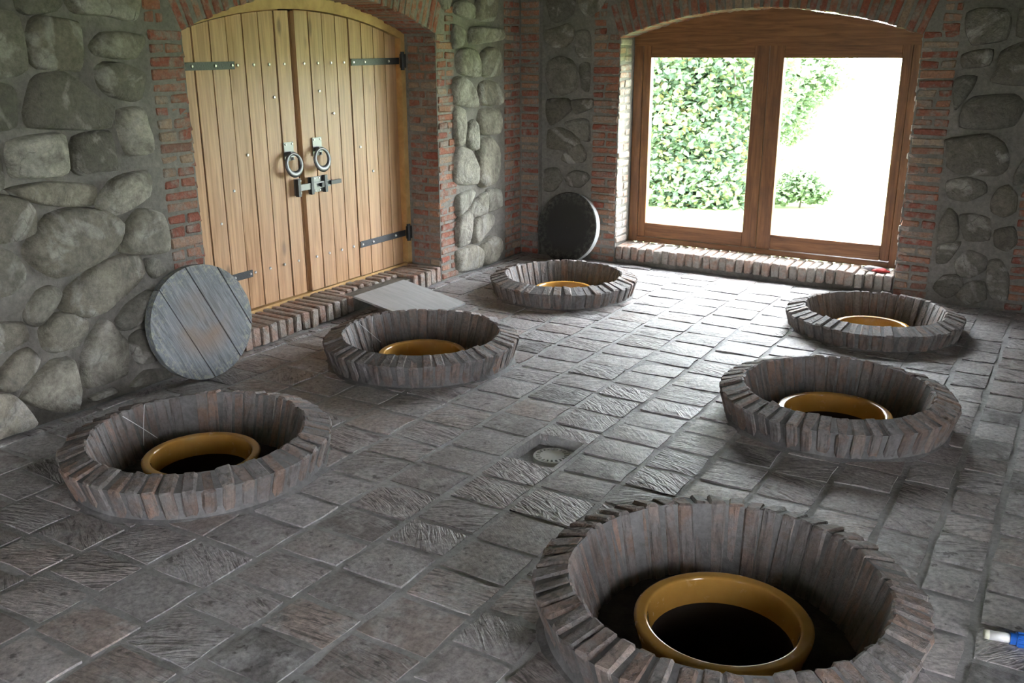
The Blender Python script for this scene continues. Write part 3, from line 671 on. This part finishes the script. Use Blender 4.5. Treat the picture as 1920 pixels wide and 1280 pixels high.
# ------------------------------------------------------------------ brick rings with the jar mouths
TILT = .30
RB = variants(12, 'brick', (.116, .052, .30), .008, .004, 'ring_brick')
RLAB = dict(A='brick ring with a chalk cross inside, in front of the weathered plank lid', B='brick ring with faint chalk cross, beside the grey ramp board at the door',
            C='small brick ring in front of the black round lid in the corner', D='brick ring between the floor drain and the stone wall, shading its floor',
            E='brick ring in front of the window sill end and right brick jamb', F='largest brick ring, next to the white and blue hose coupling')
JLAB = dict(A='ochre glazed jar mouth sunk inside the chalk marked brick ring by plank lid', B='ochre glazed jar mouth inside the brick ring beside the grey ramp board',
            C='ochre glazed jar mouth inside the brick ring by the black lid', D='ochre glazed jar mouth with white window glare on its wet rim',
            E='jar mouth with pale shiny rim inside the brick ring by the window sill', F='widest ochre glazed jar mouth, fully seen, inside the largest brick ring')
for key, (c, R, zt, jr, jz) in RINGS.items():
    ring = tag(empty('brick_ring', (c[0], c[1], 0)), RLAB[key], 'brick ring', 'low brick rings around sunken jars')
    n = int(round(2*math.pi*R/.0705)); a0 = rng.uniform(0, 1); ct, s_ = math.cos(TILT), math.sin(TILT)
    for i in range(n):
        t = a0+2*math.pi*i/n+rng.uniform(-.008, .008); tl = TILT+rng.uniform(-.02, .02)
        # outer top edge sits at (R, zt); brick axis leans outward
        dr = R-.058*ct-.15*s_+rng.uniform(-.004, .004); dzz = zt+.058*s_-.15*ct+rng.uniform(-.005, .005)
        mw = Matrix.Rotation(t, 4, 'Z') @ Matrix.Translation((dr, 0, dzz)) @ Matrix.Rotation(tl, 4, 'Y') @ Matrix.Rotation(rng.uniform(-.03, .03), 4, 'X')
        obj('brick', rng.choice(RB), ring, mw=mw)
    def pt(a, b): return (R-.058*ct+a*ct-(.15-b)*s_*1-.0, zt+.058*s_-a*s_-(.15-b)*ct)   # a radial, b along axis from centre
    prof = [pt(-.0525, .143), pt(.049, .143), pt(.049, .06), (R*.93+.004, .008), (R*.985, -.005), (R*.9, -.03), pt(.05, -.1), pt(.05, -.15), pt(-.0525, -.15), pt(-.0525, 0)]
    V, F = lathe(prof, 96, .006, True); obj('mortar_core', mesh('mortar_core', V, F, 'ring_mortar', False), ring)
    ri = pt(-.051, -.06)[0]
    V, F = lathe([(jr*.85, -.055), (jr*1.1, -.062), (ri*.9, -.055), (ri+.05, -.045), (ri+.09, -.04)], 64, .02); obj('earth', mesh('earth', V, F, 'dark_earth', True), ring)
    # sunken jar
    w = .034*(jr/.25)+.004
    prof = [(jr*.93, -.16), (jr*.95, -.06), (jr*.985, -.035), (jr, -.012), (jr*.997, -.004), (jr-.006, -.001), (jr-.009, 0), (jr-.012, .0), (jr-w+.010, .0), (jr-w+.006, -.0005), (jr-w+.002, -.003), (jr-w, -.009), (jr-w-.002, -.03), (jr-w-.010, -.085)]
    V, F = lathe(prof, 72); jar = tag(obj('clay_jar', mesh('clay_jar', V, F, 'ochre_glaze', True), None, (c[0], c[1], jz)), JLAB[key], 'jar', 'sunken clay jars')
    V, F = lathe([(jr-w-.010, -.085), (jr-w+.01, -.20), (jr+.15, -.55), (jr+.2, -.95), (jr+.05, -1.4), (.05, -1.6), (.0, -1.6)], 48); obj('inner_wall', mesh('inner_wall', V, F, 'shade_brown', True), jar)  # dark colour paints the shade deep inside the jar
    if key in 'AB':
        # chalk cross drawn on the inside of the ring
        def inner(t, d):   # d = depth below the rim along the brick
            r_, z_ = pt(-.0625, .15-d); return Vector((r_*math.cos(t), r_*math.sin(t), z_))
        tm = 3.10 if key == 'A' else 3.05
        for (ta, da, tb, db) in ((tm+.17, .02, tm-.15, .16), (tm-.11, .005, tm+.04, .17)):
            mb = MB()
            for k in range(8):
                f0, f1 = k/8, (k+1)/8; mb.cyl(inner(ta+(tb-ta)*f0, da+(db-da)*f0), inner(ta+(tb-ta)*f1, da+(db-da)*f1), .0017, n=5)
            mb.build('chalk_mark', 'chalk', ring)

# ------------------------------------------------------------------ floor drain
dx, dy = (DRAIN[0]+DRAIN[1])/2, (DRAIN[2]+DRAIN[3])/2
drain = tag(empty('floor_drain', (dx, dy, -.045)), 'round white plastic floor drain in a square pit between the tiles', 'drain')
hx, hy = (DRAIN[1]-DRAIN[0])/2, (DRAIN[3]-DRAIN[2])/2
pit = MB().box(-hx-.02, hx+.02, -hy-.02, hy+.02, -.03, -.008).box(-hx-.02, -hx, -hy, hy, -.01, .043).box(hx, hx+.02, -hy, hy, -.01, .043).box(-hx-.02, hx+.02, hy, hy+.02, -.01, .043).box(-hx-.02, hx+.02, -hy-.02, -hy, -.01, .043)
pit.build('pit', 'floor_mortar', drain)
dcx, dcy = -1.757-dx, 3.222-dy
V, F = lathe([(.0, .010), (.052, .010), (.052, .004)], 48); obj('cover', mesh('cover', V, F, 'white_plastic', False), drain, (dcx, dcy, 0))
V, F = lathe([(.070, .010), (.080, .008), (.082, -.008), (.070, -.008)], 48, closed=True); obj('rim', mesh('rim', V, F, 'white_plastic', False), drain, (dcx, dcy, 0))
sp = MB()
for i in range(20):
    t = 2*math.pi*i/20; a, b = t-.075, t+.075
    sp.put([(r*math.cos(q), r*math.sin(q), z) for z in (.002, .010) for r, q in ((.050, a), (.072, a), (.072, b), (.050, b))], [(0, 1, 2, 3), (4, 5, 6, 7), (0, 1, 5, 4), (1, 2, 6, 5), (2, 3, 7, 6), (3, 0, 4, 7)])
sp.build('spokes', 'white_plastic', drain, loc=(dcx, dcy, 0))
V, F = lathe([(.0, -.0075), (.072, -.0075)], 32); obj('well', mesh('well', V, F, 'dark_earth'), drain, (dcx, dcy, 0))

# ------------------------------------------------------------------ ramp board on the step
P1 = onz((663, 555), .118); P2 = onz((757, 524), .118); P3 = onz((873, 567), .016)
e1 = P2-P1; e2 = P3-P2; P4 = P1+e2; up_ = e1.cross(e2).normalized(); up_ = up_ if up_.z > 0 else -up_
cc = (P1+P3)/2; q = [p-cc for p in (P1, P2, P3, P4)]; V = q+[p-up_*.012 for p in q]
tag(obj('ramp_board', mesh('ramp_board', V, [(0, 1, 2, 3), (4, 5, 6, 7), (0, 1, 5, 4), (1, 2, 6, 5), (2, 3, 7, 6), (3, 0, 4, 7)], 'grey_board'), None, cc), 'flat grey board laid as a ramp from the door step to the floor', 'board')

# ------------------------------------------------------------------ lids
def disc_frame(contact, normal, dia):
    n_ = Vector(normal).normalized(); upv = (Vector((0, 0, 1))-n_*n_.z).normalized(); side = upv.cross(n_)
    c = Vector(contact)+upv*dia/2
    return Matrix(((side.x, n_.x, upv.x, c.x), (side.y, n_.y, upv.y, c.y), (side.z, n_.z, upv.z, c.z), (0, 0, 0, 1)))
d = .580; g = onz((389, 706), .0); lean = min(.5, math.asin(min(.9, (g.x-LX-.085)/d)))
lid = tag(empty('wooden_lid'), 'round weathered blue grey plank lid leaning on the stone wall by the door', 'lid')
yawl = -.12
lid.matrix_basis = disc_frame(g, (math.cos(lean)*math.cos(yawl), math.cos(lean)*math.sin(yawl), math.sin(lean)), d)
edges = [-.29, -.105, .075, .225, .29]; rot = Matrix.Rotation(math.radians(-24), 4, 'Y')
for a, b in zip(edges, edges[1:]):
    a2, b2 = a+.003, b-.003; R_ = d/2; poly = []
    for x in np.linspace(a2, b2, 10): xx = max(-R_+.001, min(R_-.001, x)); poly.append((xx, math.sqrt(R_**2-xx**2)*(1+.006*noise.noise((x*30, 1, 0)))))
    for x in np.linspace(b2, a2, 10): xx = max(-R_+.001, min(R_-.001, x)); poly.append((xx, -math.sqrt(R_**2-xx**2)*(1+.006*noise.noise((x*30, 5, 0)))))
    dd = rng.uniform(-.002, .002)
    V, F = prism(poly, dd, .05+dd, lambda u, v, w_: (u, .0-w_+.05, v)); obj('plank', mesh('plank', V, F, 'weathered_wood'), lid, mw=rot.copy())
poly = [(.62*d/2*math.cos(t)*1.5, .62*d/2*math.sin(t)*1.5) for t in np.linspace(0, 2*math.pi, 30)[:-1]]
V, F = prism(poly, .0, .012, lambda u, v, w_: (u, w_+.0, v)); obj('batten_disc', mesh('batten_disc', V, F, 'weathered_wood'), lid)
d2 = .54; g2 = ony((1054, 492), 6.38); g2.z = 0; lean2 = math.asin((BY-.04-.0-g2.y)/d2*.8)
lid2 = tag(empty('stone_lid'), 'round black lid with pale edge leaning in the corner by the window', 'lid')
lid2.matrix_basis = disc_frame(g2, (math.cos(lean2)*math.sin(-.10), -math.cos(lean2)*math.cos(.10), math.sin(lean2)), d2)
prof = [(0.001, 0), (d2/2-.035, 0), (d2/2-.03, .004), (d2/2-.006, .004), (d2/2, -.002)]
V, F = lathe(prof, 72); obj('face', mesh('face', [(x, z, y) for x, y, z in V], F, 'black_lid'), lid2)
V, F = lathe([(d2/2, -.002), (d2/2+.001, -.03), (d2/2-.002, -.055), (.001, -.056)], 72, .004); obj('edge', mesh('edge', [(x, z, y) for x, y, z in V], F, 'lid_edge', True), lid2)

# ------------------------------------------------------------------ small things
h0 = onz((1845, 1188), .022); h1 = onz((1893, 1196), .022); ax = (h1-h0).normalized()
hose = tag(empty('hose_coupling', (h1.x, h1.y, 0)), 'white plastic tube with blue ribbed coupling lying on the floor tiles', 'hose fitting')
L0 = lambda t, z=.022: (Vector((0, 0, z))+ax*t)
MB().cyl(L0(-(h1-h0).length+.012), L0(.01), .0135, n=20).build('tube', 'white_plastic', hose, True)
MB().cyl(L0(-(h1-h0).length), L0(-(h1-h0).length+.013), .0125, .0138, n=20).build('tube_tip', 'ivory_plastic', hose, True)
cp = MB().cyl(L0(0), L0(.016), .0165, n=24).cyl(L0(.016), L0(.15), .0195, n=24)
sd = ax.orthogonal().normalized(); s2 = ax.cross(sd)
for i in range(10):
    t = 2*math.pi*i/10; o_ = (sd*math.cos(t)+s2*math.sin(t))*.0195; cp.cyl(L0(.02)+o_, L0(.14)+o_, .0028, n=6)
cp.build('coupling', 'blue_plastic', hose)
MB().cyl(L0(.15), L0(.35, .018), .0135, n=16).build('hose', 'blue_plastic', hose, True)
# crumpled rag on the sill
rc = ony((1646, 506), 6.64); rag = tag(empty('crumpled_rag', (rc.x, 6.66, .137)), 'small crumpled red and grey rag lying on the brick window sill', 'rag')
def blob(name, cx, cy, sx, sy, sz, mat, s):
    V = []; F = []; n, k = 14, 7
    for j in range(k+1):
        p = math.pi*j/k
        for i in range(n):
            t = 2*math.pi*i/n; u = Vector((math.sin(p)*math.cos(t), math.sin(p)*math.sin(t), math.cos(p)))
            q = 1+.5*noise.noise(u*2.3+Vector((s, 0, 0))); V.append((cx+u.x*sx*q, cy+u.y*sy*q, max(0, sz*.6+u.z*sz*q)))
    for j in range(k):
        for i in range(n): F.append((j*n+i, j*n+(i+1) % n, (j+1)*n+(i+1) % n, (j+1)*n+i))
    obj(name, mesh(name, V, F, mat, True), rag)
blob('grey_fold', -.035, .012, .07, .03, .018, 'grey_cloth', 3); blob('red_fold', .02, -.015, .055, .028, .016, 'red_cloth', 8)

# ------------------------------------------------------------------ outdoors
gv = MB().box(-60, 60, BY+.33, 90, -.5, -.12)
gr = tag(gv.build('ground', 'lawn'), 'pale sunlit lawn outside the window', 'lawn', kind='structure')
gb = MB().box(RX+.36, 40, -40, BY+.32, -.5, -.12).box(LX-.42, RX+.36, -40, RY-.36, -.5, -.12)
tag(gb.build('ground', 'lawn'), 'lawn beside the building, outside its doorways', 'lawn', kind='structure')
def foliage(name, mat, blobs, count, size, parent, seed):
    rs = np.random.RandomState(seed); V = []; F = []
    tot = sum(b[3] for b in blobs)
    for (bx, by, bz_), (sx, sy, sz), _, wt in [(b[0], b[1], 0, b[3]) for b in blobs]:
        for _ in range(int(count*wt/tot)):
            u = rs.normal(size=3); u /= np.linalg.norm(u); r_ = rs.rand()**.45
            p = np.array((bx, by, bz_))+u*r_*np.array((sx, sy, sz))
            if p[2] < -.08: continue
            a = rs.normal(size=3)*.6+np.array((0, -.35, .9)); a /= np.linalg.norm(a)
            t = np.cross(a, rs.normal(size=3)); t /= np.linalg.norm(t); w = np.cross(a, t); s = size*(.6+.8*rs.rand())
            n0 = len(V); dn = a*s*.18
            V += [p-t*s*.5, p-w*s*.42-t*s*.1-dn, p+t*s*.15-w*s*.33-dn*.6, p+t*s*.6-dn*.5, p+t*s*.15+w*s*.33-dn*.6, p+w*s*.42-t*s*.1-dn, p]
            F += [(n0, n0+1, n0+6), (n0+1, n0+2, n0+6), (n0+2, n0+3, n0+6), (n0+3, n0+4, n0+6), (n0+4, n0+5, n0+6), (n0+5, n0, n0+6)]
    me = bpy.data.meshes.new(name); me.from_pydata([tuple(v) for v in V], [], F); me.materials.append(MATS[mat]); me.update()
    o = obj(name, me, parent); o['kind'] = 'stuff'; return o
def branches(parent, base, tips, r0, seed):
    rs = random.Random(seed); tr = MB()
    for tip in tips:
        a, b = Vector(base), Vector(tip); pts = [a.lerp(b, k/6)+Vector((rs.uniform(-.08, .08), rs.uniform(-.08, .08), .25*math.sin(k/6*3.14)+rs.uniform(-.05, .05)))*(0 < k < 6) for k in range(7)]
        for k in range(6): tr.cyl(pts[k], pts[k+1], r0*(1-k/7), r0*(1-(k+1)/7), 7, False)
    tr.build('branch', 'bark', parent)
# maple close to the window: crown fills the first pane
T = ony((1285, 240), 11.0)
tree = tag(empty('maple_tree', (T.x-.6, 11.6, -.12)), 'green maple tree with yellowing leaves outside the first window pane', 'tree')
rel = lambda p, y, dz_=0: tuple(ony(p, y)-Vector((T.x-.6, 11.6, -.12))+Vector((0, 0, dz_)))
foliage('foliage', 'maple_leaf', [(rel((1250, 150), 11), (1.0, .9, .9), 0, 5), (rel((1340, 170), 11.4), (1.0, .9, .9), 0, 5), (rel((1260, 290), 10.6), (.9, .7, .8), 0, 4), (rel((1350, 300), 11.0), (.7, .7, .8), 0, 3),
        (rel((1280, 40), 11.4), (2.2, 1.4, 1.2), 0, 7), (rel((1200, 200), 12.6), (2.2, 1.0, 2.2), 0, 7)], 44000, .066, tree, 3)
MB().cyl((0, .8, 0), (.1, .7, 2.6), .16, .11, 12, False).build('trunk', 'bark', tree, True)
branches(tree, (.1, .7, 1.5), [rel((1240, 130), 10.6), rel((1380, 160), 10.6), rel((1400, 300), 10.9), rel((1250, 330), 10.3), rel((1470, 140), 12)], .05, 4)
S1 = ony((1290, 380), 10.2)
sh = tag(empty('leafy_shrub', (S1.x, 10.2, -.12)), 'low leafy shrub under the maple tree, seen through the first pane', 'shrub')
srel = lambda p, y: tuple(ony(p, y)-Vector((S1.x, 10.2, -.12)))
foliage('foliage', 'maple_leaf', [(srel((1250, 375), 10.2), (.7, .5, .45), 0, 3), (srel((1330, 365), 10.4), (.7, .5, .42), 0, 3), (srel((1390, 370), 10.8), (.5, .4, .4), 0, 2)], 9000, .066, sh, 5)
branches(sh, (0, 0, 0), [srel((1250, 350), 10.2), srel((1350, 350), 10.4)], .02, 6)
S2 = ony((1500, 380), 10.6); S2.z = -.12
sh2 = tag(empty('pale_shrub', tuple(S2)), 'pale shrub on the bright lawn, seen through the second pane', 'shrub')
s2r = lambda p, y: tuple(ony(p, y)-S2)
foliage('foliage', 'shrub_leaf', [(s2r((1500, 345), 10.6), (.27, .22, .20), 0, 3), (s2r((1468, 362), 10.5), (.16, .15, .13), 0, 1), (s2r((1532, 362), 10.7), (.18, .15, .13), 0, 1)], 2600, .05, sh2, 7)
branches(sh2, (0, 0, 0), [s2r((1500, 340), 10.6)], .012, 8)
T2 = ony((1510, 230), 13.5)
t2 = tag(empty('pale_tree', (T2.x, 13.5, -.12)), 'pale thin tree behind the lawn, seen through the second pane', 'tree')
r2 = lambda p, y: tuple(ony(p, y)-Vector((T2.x, 13.5, -.12)))
foliage('foliage', 'shrub_leaf', [(r2((1490, 140), 13.5), (.6, .5, .6), 0, 3), (r2((1475, 215), 13.3), (.42, .4, .42), 0, 1.6), (r2((1540, 130), 13.8), (.5, .4, .45), 0, 1.3), (r2((1470, 60), 13.5), (.9, .6, .7), 0, 3)], 8000, .065, t2, 9)
MB().cyl((-.75, .3, 0), (-.45, .2, 2.6), .1, .06, 10, False).build('trunk', 'bark', t2, True)
